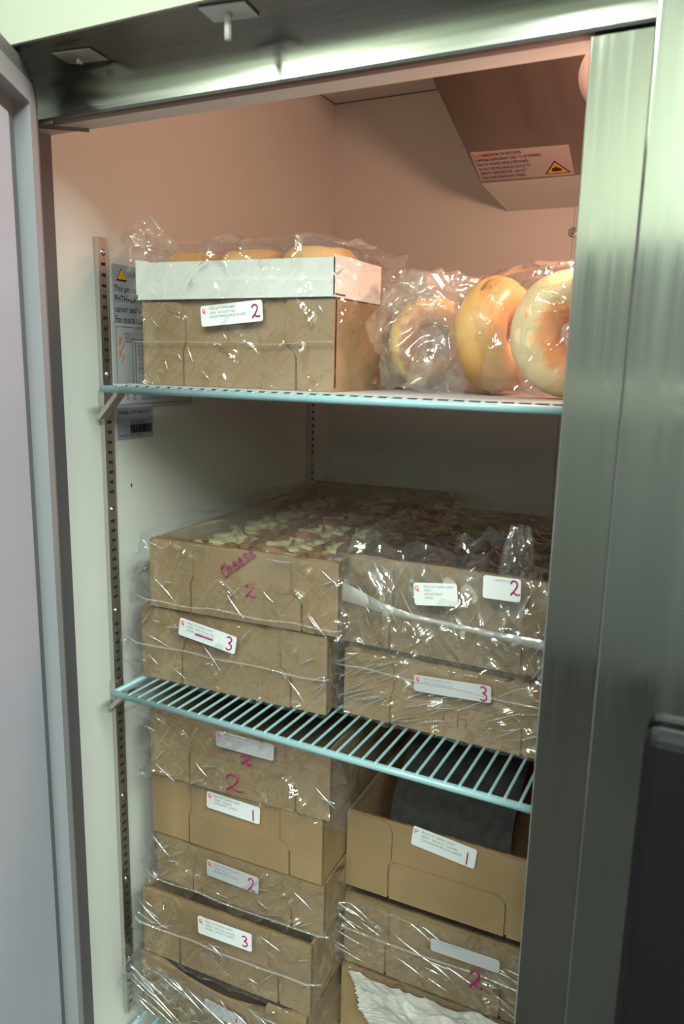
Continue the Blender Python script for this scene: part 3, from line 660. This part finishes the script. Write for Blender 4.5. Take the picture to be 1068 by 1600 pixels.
def crumple_bag(name, c, rad, seed, label, amp=.010, neck=None, rot=0., mat='film_crinkle', floor=ZS+.001, sub=5):
    import bmesh
    bm = bmesh.new(); bmesh.ops.create_icosphere(bm, subdivisions=sub+1 if sub < 6 else 6, radius=1)
    Rm = Matrix.Rotation(rot, 3, 'Z')
    for v in bm.verts:
        p = v.co.copy()
        q = Vector([math.copysign(abs(t)**.78, t) for t in p])
        dsp = 1 + 0.0
        w_ = Vector((q.x*rad[0], q.y*rad[1], q.z*rad[2]))
        a = max(0, ridge((w_.x*.8+w_.z*.5, w_.y, w_.z*.8-w_.x*.6), (14, 16, 34), seed))**2
        b2 = max(0, ridge(w_, (45, 40, 38), seed+4))**2
        w_ = w_ + p.normalized()*amp*(a + .5*b2 - .45)
        if neck:
            dn = Vector(neck).normalized(); t = p.dot(dn)
            if t > .75: w_ += dn*((t-.75)/.25)**2*Vector(neck).length
        w_ = Rm @ w_ + Vector(c)
        w_.z = max(w_.z, floor + .0006*(1+noise.noise(w_*60)))
        v.co = w_ 
    b = mb(mat); bm.verts.index_update()
    b.add([v.co - Vector(c) for v in bm.verts], [[v.index for v in f.verts] for f in bm.faces], smooth=True); bm.free()
    o = b.build(name); o.location = c
    return tag(o, label, 'plastic bag')
crumple_bag('plastic_bag', (.520, .170, ZS+.064), (.100, .080, .068), 31.3, 'clear bag holding the big bagels that stand against the steel post', amp=.009, rot=-.45, mat='film_crinkle')
crumple_bag('plastic_bag', (.402, .195, ZS+.062), (.052, .090, .066), 37.3, 'heavily crinkled smaller clear bag between the kraft tray and the big bagels', amp=.013, rot=-.5, mat='film_bag')
def flapf(u, v):
    return Vector((.385 + .062*u + .010*math.sin(v*4), .115 + .02*u + .012*math.sin(u*6+v*3), ZS + .004 + .118*v - .012*u*(1-v)))
cf = crumple_sheet(None, 'bag_mouth', flapf, 70, 90, .012, 41.7, 'film_bag', s=(26, 26, 24))
cf.parent = [o for o in COL.objects if o.name.startswith('plastic_bag') and o.parent is None][-1]
cf.matrix_parent_inverse = Matrix.Translation(-cf.parent.location)

# ------------------------------------------------------------------ wire shelves
def wire_shelf(z, label):
    x0, x1, y0, y1 = .0374, .655, .0243, .600
    t = thing('wire_shelf', (x0, y0, z), 0, label, 'shelf', 'aqua coated wire shelves')
    W = x1-x0; D = y1-y0; r = .0042
    fr = mb('aqua'); fr.tube([(0, 0, 0), (W, 0, 0)], r, 12); fr.build('front_rail', t)
    mb('aqua').tube([(0, D, 0), (W, D, 0)], r, 12).build('back_rail', t)
    for x in (0, W): mb('aqua').tube([(x, 0, 0), (x, D, 0)], r*.9, 10).build('side_rail', t)
    for y in (D*.33, D*.66): mb('aqua').tube([(0, y, -.0035), (W, y, -.0035)], r*.8, 8).build('cross_bar', t)
    wd = mb('aqua'); k = 0; x = .0262
    while x < W-.008:
        wd.tube([(x, -.0015, .0030), (x, .004, .0035), (x, D*.5, .0030), (x, D, .0033)], .00175, 8); x += .0155
        k += 1
    wd.build('wire_deck', t)
    return t
wire_shelf(1.4614, 'aqua coated wire shelf carrying the white box and bagged bagels')
lb_ = mb('paper_grey').box((0, 0, 0), (.592, .560, .0008)).build('shelf_liner'); lb_.location = (.046, .034, 1.4614+.0050)
tag(lb_, 'thin pale grey liner sheet covering the upper wire shelf', 'shelf liner')
wire_shelf(1.0766, 'aqua coated wire shelf across the middle with four wrapped kraft trays')
wire_shelf(.5650, 'lowest aqua wire shelf under both tray stacks')

# ------------------------------------------------------------------ refrigerator
F = thing('refrigerator', (0, 0, 0), 0, 'stainless reach-in refrigerator with its door open on a white interior', 'refrigerator')
XR = 1.25; YB = .674; ZC = 1.959; ZF = .45
mb('liner').box((-.05, 0, ZF-.03), (0, YB+.05, ZC+.05)).build('side_wall', F)
mb('liner').box((XR, 0, ZF-.03), (XR+.05, YB+.05, ZC+.05)).build('side_wall', F)
bw = mb('liner').box((0, YB, ZF-.03), (.4425, YB+.05, ZC)); bw.box((.4432, YB-.0006, ZF-.03), (XR, YB+.05, ZC)); bw.build('back_wall', F)
mb('liner').box((0, 0, ZC), (XR, YB+.05, ZC+.05)).build('top_panel', F)
mb('liner').box((0, 0, ZF-.03), (XR, YB, ZF)).build('bottom_panel', F)
mb('darkgrey').box((.0006, YB-.0008, ZC-.0012), (.332, YB, ZC)).box((0, .30, ZC-.0012), (.0008, YB, ZC)).build('corner_joint', F)
# header: stainless face, brown breaker, white liner return
hd = mb('steel_h').box((-.05, -.047, 1.7365), (XR, -.036, 1.84)); hd.build('header', F)
mb('darkgrey').box((0, -.0465, 1.7340), (.640, -.040, 1.7366)).build('header_gap', F)
mb('breaker_dark').box((0, -.0400, 1.7362), (XR, -.0265, 1.80)).build('breaker_strip', F)
mb('liner').box((0, -.0265, 1.7366), (XR, .0, ZC+.05)).build('header_return', F)
mb('steel_h').box((-.05, -.036, 1.80), (XR, -.0265, 1.9)).build('header_core', F)
# left stile and breaker
mb('steel').box((-.10, -.047, ZF), (-.012, .0, 1.84)).build('stile', F)
mb('breaker').box((-.012, -.045, ZF), (.0012, .0, 1.7366)).build('breaker_strip', F)
mb('breaker_dark').box((-.002, -.0465, 1.731), (.052, -.0445, 1.7345), xf=Matrix.Identity(4)).build('gasket_tab', F)
mb('gasket_edge').box((0, -.001, -.0018), (.054, .001, .0018), xf=Matrix.Translation((.022, -.040, 1.7335)) @ Matrix.Rotation(math.radians(38), 4, 'Z')).build('trim_tab', F)
# mullion
ml = mb('steel').box((.5838, -.0475, .30), (.70, -.036, 1.7315), bev=.0012)
ml.build('mullion', F)
mb('breaker').box((.5845, -.036, .30), (.70, .0, 1.7360)).build('mullion_core', F)
# fascia overhang
fa = mb('steel_fascia').box((-.04, -.112, 1.7785), (XR, -.1085, 2.10)); fa.build('fascia', F)
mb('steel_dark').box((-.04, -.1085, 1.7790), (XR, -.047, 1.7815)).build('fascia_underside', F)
for x, y, m_ in ((.1150, -.068, 'galv'), (.300, -.088, 'white_board')):
    hp = mb(m_).box((-.020, -.0135, -.002), (.022, .0135, .0), bev=.0006, xf=Matrix.Translation((x, y, 1.7788)) @ Matrix.Rotation(math.radians(8), 4, 'Z')).build('hinge_plate', F)
    mb('zinc' if m_ == 'galv' else 'white_board').tube([(x, y, 1.777), (x, y, 1.771 if m_ == 'galv' else 1.757)], .0032, 12).build('hinge_pin', hp)

# closed neighbouring door
dr = mb('steel_door').box((.6335, -.1070, .20), (XR, -.050, 1.7720), bev=.0025); dr = dr.build('closed_door', F)
hn = mb('black').box((.672, -.130, .30), (.760, -.1072, 1.2535), bev=.009).build('door_handle', dr)
mb('darkgrey').box((.690, -.131, .62), (.700, -.1295, .80)).build('handle_insert', F)

# open door: inner face with gasket
G0 = Vector((.062, -.083, 0)); th = math.radians(59)
DM = Matrix.Translation(G0) @ Matrix.Rotation(-th, 4, 'Z')     # local x along the door, +y = inner face normal
D_ = bpy.data.objects.new('open_door', None); COL.objects.link(D_); D_.parent = F; D_['label'] = 'swung-open door, inner side in view'
D_.matrix_world = DM
ZT, ZB = 1.772, .25
mb('steel_door').box((-.024, -.055, ZB-.02), (.575, -.0125, ZT+.004), bev=.002).build('door_shell', D_)
mb('door_panel').box((.050, -.0125, ZB+.05), (.520, -.002, ZT-.055), bev=.004).build('inner_panel', D_)
mb('groove').box((-.015, -.0125, ZB-.01), (.57, -.0098, ZT-.002)).build('gasket_channel', D_)
def frame(mat, o, wd, y0, y1, name, rr=.03):
    """rounded rectangular ring lying on the inner face"""
    A = rrect(.56+.012-2*o+.0, ZT-ZB-2*o, rr, 6); 
    xa, za = -.020+o, ZB+o
    B_ = rrect(.56+.012-2*o-2*wd, ZT-ZB-2*o-2*wd, max(.004, rr-wd), 6)
    n_ = len(A); vs = []
    for y in (y0, y1):
        vs += [(xa+x, y, za+z) for x, z in A]; vs += [(xa+wd+x, y, za+wd+z) for x, z in B_]
    fs = []
    for i in range(n_):
        j = (i+1) % n_
        fs += [[i, j, n_+j, n_+i], [2*n_+i, 3*n_+i, 3*n_+j, 2*n_+j], [i, 2*n_+i, 2*n_+j, j], [n_+i, n_+j, 3*n_+j, 3*n_+i]]
    return mb(mat).add(vs, fs).build(name, D_)
frame('gasket_edge', .0, .018, -.0098, .002, 'gasket')
frame('gasket', .018, .019, -.0098, .006, 'gasket_magnet_strip', rr=.016)

# evaporator housing: slanted aluminium cover with a white lip
ev = mb('alu'); X0 = .332
pr = [(.045, 1.93), (.519, 1.766)]
ev.add([(X0, .045, 1.93), (X0, .519, 1.766), (XR, .519, 1.766), (XR, .045, 1.93), (X0, .045, ZC), (XR, .045, ZC)], [(0, 1, 2, 3), (0, 3, 5, 4)])
ev.mat('liner'); ev.add([(X0, .519, 1.766), (X0, YB, 1.753), (XR, YB, 1.753), (XR, .519, 1.766)], [(0, 1, 2, 3)])
ev.add([(X0, .045, 1.93), (X0, .045, ZC), (X0, YB, ZC), (X0, YB, 1.753), (X0, .519, 1.766)], [(0, 1, 2, 3, 4)])
ev = ev.build('evaporator_housing', F)
sl = Vector((0, .045-.519, 1.93-1.766)).normalized(); nrm = Vector((1, 0, 0)).cross(sl).normalized()
if nrm.z > 0: nrm = -nrm
EM = Matrix.Identity(4)
for i_ in range(3): EM[i_][0] = (1, 0, 0)[i_]; EM[i_][2] = sl[i_]; EM[i_][1] = -nrm[i_]; EM[i_][3] = (.334, .515, 1.7674)[i_]
wl_ = mb('paper_pink').box((0, -.0005, .004), (.135, 0, .074), xf=EM @ Matrix.Rotation(math.radians(2), 4, 'Y')).build('warning_label', F)
text('red_heading', 'DANGER', .0105, 'redpen', wl_, EM @ Matrix.Translation((.004, -.001, .070)), sx=.72)
text('printed_text', ['             RISK OF FIRE OR EXPLOSION', 'FLAMMABLE REFRIGERANT USED.  TO BE REPAIRED', 'ONLY BY TRAINED SERVICE PERSONNEL.', 'DO NOT USE MECHANICAL DEVICES TO', 'DEFROST REFRIGERATOR.   DO NOT', 'PUNCTURE REFRIGERANT TUBING.'], .0098, 'ink_black', wl_, EM @ Matrix.Translation((.004, -.001, .070)), leading=1.12, sx=.42)
def tri(b, cx, cz, s, y, mtx): b.prism([(cx-s*.6, cz-s*.42), (cx+s*.6, cz-s*.42), (cx, cz+s*.6)], y-.0004, y, xf=mtx)
t1 = mb('ink_black'); tri(t1, .113, .019, .030, -.0006, EM); t1.build('triangle_border', wl_)
t2 = mb('yellow'); tri(t2, .113, .0192, .0245, -.0011, EM); t2.build('warning_triangle', wl_)
mb('ink_black').prism([(.107, .0135), (.119, .0135), (.1205, .017), (.117, .022), (.116, .0195), (.1135, .0255), (.110, .021), (.1085, .0225), (.1065, .018)], -.0020, -.0016, xf=EM).build('flame_symbol', wl_)
# lamp on the slanted cover
LC = Vector((.600, .345, 1.8262))
LMx = Matrix.Translation(LC) @ Vector((0, 0, 1)).rotation_difference(nrm).to_matrix().to_4x4()
mb('lens').lathe([(.0, .030), (.03, .029), (.06, .024), (.085, .014), (.096, .004), (.100, .0)], 48, xf=LMx).build('fan_cover', F)
mb('zinc').lathe([(.0, .0035), (.003, .003), (.0042, 0), (.0042, -.0005)], 16, xf=Matrix.Translation((.4425, YB-.0008, 1.714)) @ Matrix.Rotation(PI/2, 4, 'X')).lathe([(.0042, .0), (.0075, .0006), (.0078, 0)], 16, xf=Matrix.Translation((.4425, YB-.0008, 1.714)) @ Matrix.Rotation(PI/2, 4, 'X')).build('wall_screw', F)
lb = mb('bulb').lathe([(.0, -.060), (.014, -.056), (.024, -.045), (.027, -.030), (.022, -.014), (.013, 0)], 24, xf=Matrix.Translation((.620, .150, 1.79))).build('lamp_bulb', F)
mb('zinc').lathe([(.014, -.002), (.016, .03), (.018, .055)], 20, xf=Matrix.Translation((.620, .150, 1.79))).build('lamp_socket', lb)

# shelf standards (slotted channels)
def standard(y0, z0, z1, screws):
    p = thing('x', (0, 0, 0), 0, '', 'x') if False else None
    b = mb('galv'); wd = .0160; pr_ = .0070
    b.box((.0, y0, z0), (pr_, y0+.0022, z1)); b.box((.0, y0+wd-.0022, z0), (pr_, y0+wd, z1)); b.box((pr_-.0018, y0+.0022, z0), (pr_-.0002, y0+wd-.0022, z1))
    s = b; s.mat('slot'); z = z0 + .015; 
    while z < z1 - .026:
        if min([abs(z - q) for q in screws] + [9]) > .011:
            s.box((pr_-.0004, y0+.0045, z-.0019), (pr_+.0001, y0+wd-.0045, z+.0019))
        z += .0127
    o = b.build('shelf_standard', F)
    for q in screws: mb('zinc').lathe([(0, .0028), (.0025, .0022), (.0042, 0)], 14, xf=Matrix.Translation((pr_, y0+wd/2, q)) @ Matrix.Rotation(PI/2, 4, 'Y')).build('screw_head', o)
    return o
scr = [1.622, 1.477, 1.306, 1.170, 1.041, .90, .77, .64]
standard(.0587, .552, 1.639, scr)
standard(.588, .552, 1.639, scr)
# shelf clips
for z in (1.4614, 1.0766):
    c = mb('galv')
    c.prism([(.0, -.030), (.004, -.034), (.030, -.008), (.034, -.004), (.034, .0), (.026, -.004)], .046, .060, xf=Matrix.Translation((.007, 0, z-.0045)))
    c.box((.0, .056, z-.030), (.010, .072, z-.004)); c.build('shelf_clip', F)
# stickers on the side wall.  SM: local x = depth into the cabinet, z up, seen from inside
SM = Matrix(((0, -1, 0, 0.0008), (1, 0, 0, 0), (0, 0, 1, 0), (0, 0, 0, 1)))
def wall_at(y, z): return SM @ Matrix.Translation((y, 0, z))
s1 = mb('paper_blue').box((0, -.0003, 0), (.13, 0, .071), xf=wall_at(.087, 1.541)).build('health_warning_label', F)
tw = mb('ink_black'); tri(tw, .016, .058, .015, -.0006, wall_at(.087, 1.541)); tw.build('triangle_border', s1)
tw = mb('yellow'); tri(tw, .016, .0582, .0122, -.0010, wall_at(.087, 1.541)); tw.build('warning_triangle', s1)
text('printed_text', ['This product contains DI-2-ETHYLHEXYL', 'PHTHALATES, known to cause', 'cancer and birth defects.', 'For more information visit'], .0112, 'ink_black', s1, wall_at(.0895, 1.541) @ Matrix.Translation((0, -.0008, .0475)), leading=1.12, sx=.8)
text('bold_word', 'WARNING', .010, 'ink_black', s1, wall_at(.087, 1.541) @ Matrix.Translation((.026, -.0008, .065)), sx=.9)
s2 = mb('paper_grey').box((0, -.0003, 0), (.156, 0, .108), xf=wall_at(.085, 1.4335)).build('specification_label', F)
fr_ = mb('ink')
Wm = wall_at(.085, 1.4335)
def ln(b, x0, z0, x1, z1, t=.0006): b.box((min(x0, x1)-t/2, -.0008, min(z0, z1)-t/2), (max(x0, x1)+t/2, -.0004, max(z0, z1)+t/2), xf=Wm)
for a in ((.005, .005, .150, .005), (.005, .103, .150, .103), (.005, .005, .005, .103), (.150, .005, .150, .103)): ln(fr_, *a)
for a in ((.030, .088, .060, .088), (.034, .030, .034, .088), (.040, .030, .040, .084), (.046, .030, .046, .080), (.046, .030, .120, .030)): ln(fr_, *a)
for q in range(9): ln(fr_, .046, .080-.006*q, .066, .080-.006*q)
ln(fr_, .066, .030, .066, .080)
fr_.build('printed_table', s2)
text('printed_text', ['RATED VOLTS   115', 'AMPS   3.5', 'PHASE 1'], .004, 'ink', s2, Wm @ Matrix.Translation((.020, -.0008, .096)))
text('printed_text', ['LOW   HIGH     REFRIGERANT R290', '88      188       OZ / GRAMS', '70      150       DESIGN PRESSURE'], .0045, 'ink', s2, Wm @ Matrix.Translation((.020, -.0008, .024)))
st = mb('orange_stain')
for q in range(7): st.lathe([(0, .0004), (.0018+.001*(q % 3), .0002), (.0022+.001*(q % 3), 0)], 10, xf=Wm @ Matrix.Translation((.014+.0035*math.sin(q*2.1), -.0004, .060+.005*q)) @ Matrix.Rotation(PI/2, 4, 'X') @ Matrix.Diagonal((.7, 1.5, 1, 1)))
st.build('orange_stain', s2)
s3 = mb('paper_blue').box((0, -.0003, 0), (.068, 0, .040), xf=wall_at(.087, 1.3935)).build('model_label', F)
text('printed_text', ['MODEL: CFD-2RR-E-HC'], .0062, 'ink_black', s3, wall_at(.087, 1.3935) @ Matrix.Translation((.003, -.0008, .037)), sx=.9)
text('serial_text', ['SN: 11172562'], .0052, 'ink_black', s3, wall_at(.087, 1.3935) @ Matrix.Translation((.026, -.0008, .0235)), sx=.9)
text('small_print', ['MADE IN   12345 113 2004 1'], .0036, 'ink_black', s3, wall_at(.087, 1.3935) @ Matrix.Translation((.003, -.0008, .0060)))
bc = mb('ink_black'); rb = random.Random(3); x = .024
while x < .064:
    t_ = rb.choice((.0006, .0011, .0016)); bc.box((x, -.0008, .0068), (x+t_, -.0004, .0180), xf=wall_at(.087, 1.3935)); x += t_ + rb.choice((.0006, .0010))
bc.build('barcode', s3)
mb('crumb').lathe([(0, .001), (.0016, .0006), (.002, 0)], 10, xf=Matrix.Translation((0.0004, .110, 1.331)) @ Matrix.Rotation(PI/2, 4, 'Y') @ Matrix.Diagonal((1.4, .7, 1, 1))).build('brown_speck', F)

# ------------------------------------------------------------------ kitchen around the camera
def struct(name, b):
    o = b.build(name); o['kind'] = 'structure'; return o
struct('floor', mb('kitchen_floor').box((-3.5, -3.5, -.05), (4.5, 1.2, 0)))
struct('ceiling', mb('kitchen_ceiling').box((-3.5, -3.5, 3.30), (4.5, 1.2, 3.35)))
struct('wall_behind', mb('kitchen_wall').box((-3.5, -3.5, 0), (4.5, -3.4, 2.06)).mat('kitchen_wall_white').box((-3.5, -3.5, 2.06), (4.5, -3.4, 3.30)))
struct('trim_1', mb('kitchen_wall_white').box((-3.5, -3.4, 1.395), (4.5, -3.385, 1.42)).box((-3.5, -3.4, 1.30), (4.5, -3.385, 1.315)))
# base of the cabinet, so that it stands on the floor
mb('steel_door').box((-.10, -.04, .10), (XR, YB+.05, ZF-.03)).build('cabinet_base', F)
for x in (-.06, XR-.06):
    for y in (.02, YB-.03): mb('black').tube([(x, y, 0), (x, y, .10)], .022, 12).build('caster', F)

# ------------------------------------------------------------------ light
def area(name, loc, rot, sx, sy, power, color):
    l = bpy.data.lights.new(name, 'AREA'); l.shape = 'RECTANGLE'; l.size = sx; l.size_y = sy; l.energy = power; l.color = color
    o = bpy.data.objects.new(name, l); COL.objects.link(o); o.location = loc; o.rotation_euler = rot; return o
GR = (.87, 1, .90)
for x, y, z, sx, sy, pw_ in ((.15, -1.6, 2.7, .16, 1.1, 23), (1.0, -1.6, 2.7, .16, 1.1, 23), (-.9, -1.75, 2.7, .16, 1.0, 14), (2.3, -1.1, 3.22, .4, 1.3, 105), (2.1, -2.4, 3.22, .4, 1.3, 80), (1.05, -2.85, 3.22, .22, .8, 50), (-1.4, -2.8, 3.22, .22, .8, 50)):  # overhead tubes, plus lamps added for fill, film glints and washing the rear wall
    area('ceiling_and_fill_light', (x, y, z), (0, 0, 0), sx, sy, pw_, GR)
pl = bpy.data.lights.new('lamp_glow', 'POINT'); pl.energy = 4.6; pl.color = (1, .54, .38); pl.shadow_soft_size = .028
po_ = bpy.data.objects.new('lamp_glow', pl); COL.objects.link(po_); po_.location = (.620, .150, 1.700)
w_ = bpy.data.worlds.new('World'); sc.world = w_; w_.use_nodes = True
bg = w_.node_tree.nodes['Background']; bg.inputs[0].default_value = (.62, .72, .62, 1); bg.inputs[1].default_value = .45

# ------------------------------------------------------------------ camera
yaw, pitch, roll = .4641, .1963, -.0225
import json
cy, sy, cp, sp, cr, sr = math.cos(yaw), math.sin(yaw), math.cos(pitch), math.sin(pitch), math.cos(roll), math.sin(roll)
fwd = Vector((-sy*cp, cy*cp, -sp)); right = Vector((cy, sy, 0)); down = fwd.cross(right)
r2 = right*cr + down*sr; d2 = -right*sr + down*cr
cam = bpy.data.cameras.new('camera'); co = bpy.data.objects.new('camera', cam); COL.objects.link(co)
mw = Matrix.Identity(4)
for i_ in range(3): mw[i_][0] = r2[i_]; mw[i_][1] = -d2[i_]; mw[i_][2] = -fwd[i_]; mw[i_][3] = (.6999, -.6584, 1.5)[i_]
co.matrix_world = mw
cam.sensor_fit = 'VERTICAL'; cam.sensor_height = 36; cam.lens = 1187.4/1600*36; cam.clip_start = .02
cam.dof.use_dof = True; cam.dof.focus_distance = 1.0; cam.dof.aperture_fstop = 7
sc.camera = co
sc.cycles.transparent_max_bounces = 40; sc.cycles.max_bounces = 10; sc.cycles.caustics_reflective = False; sc.cycles.caustics_refractive = False
sc.cycles.sample_clamp_indirect = 4
vs_ = sc.view_settings; vs_.view_transform = 'Standard'; vs_.look = 'None'; vs_.exposure = .03; vs_.gamma = 1; vs_.use_curve_mapping = False
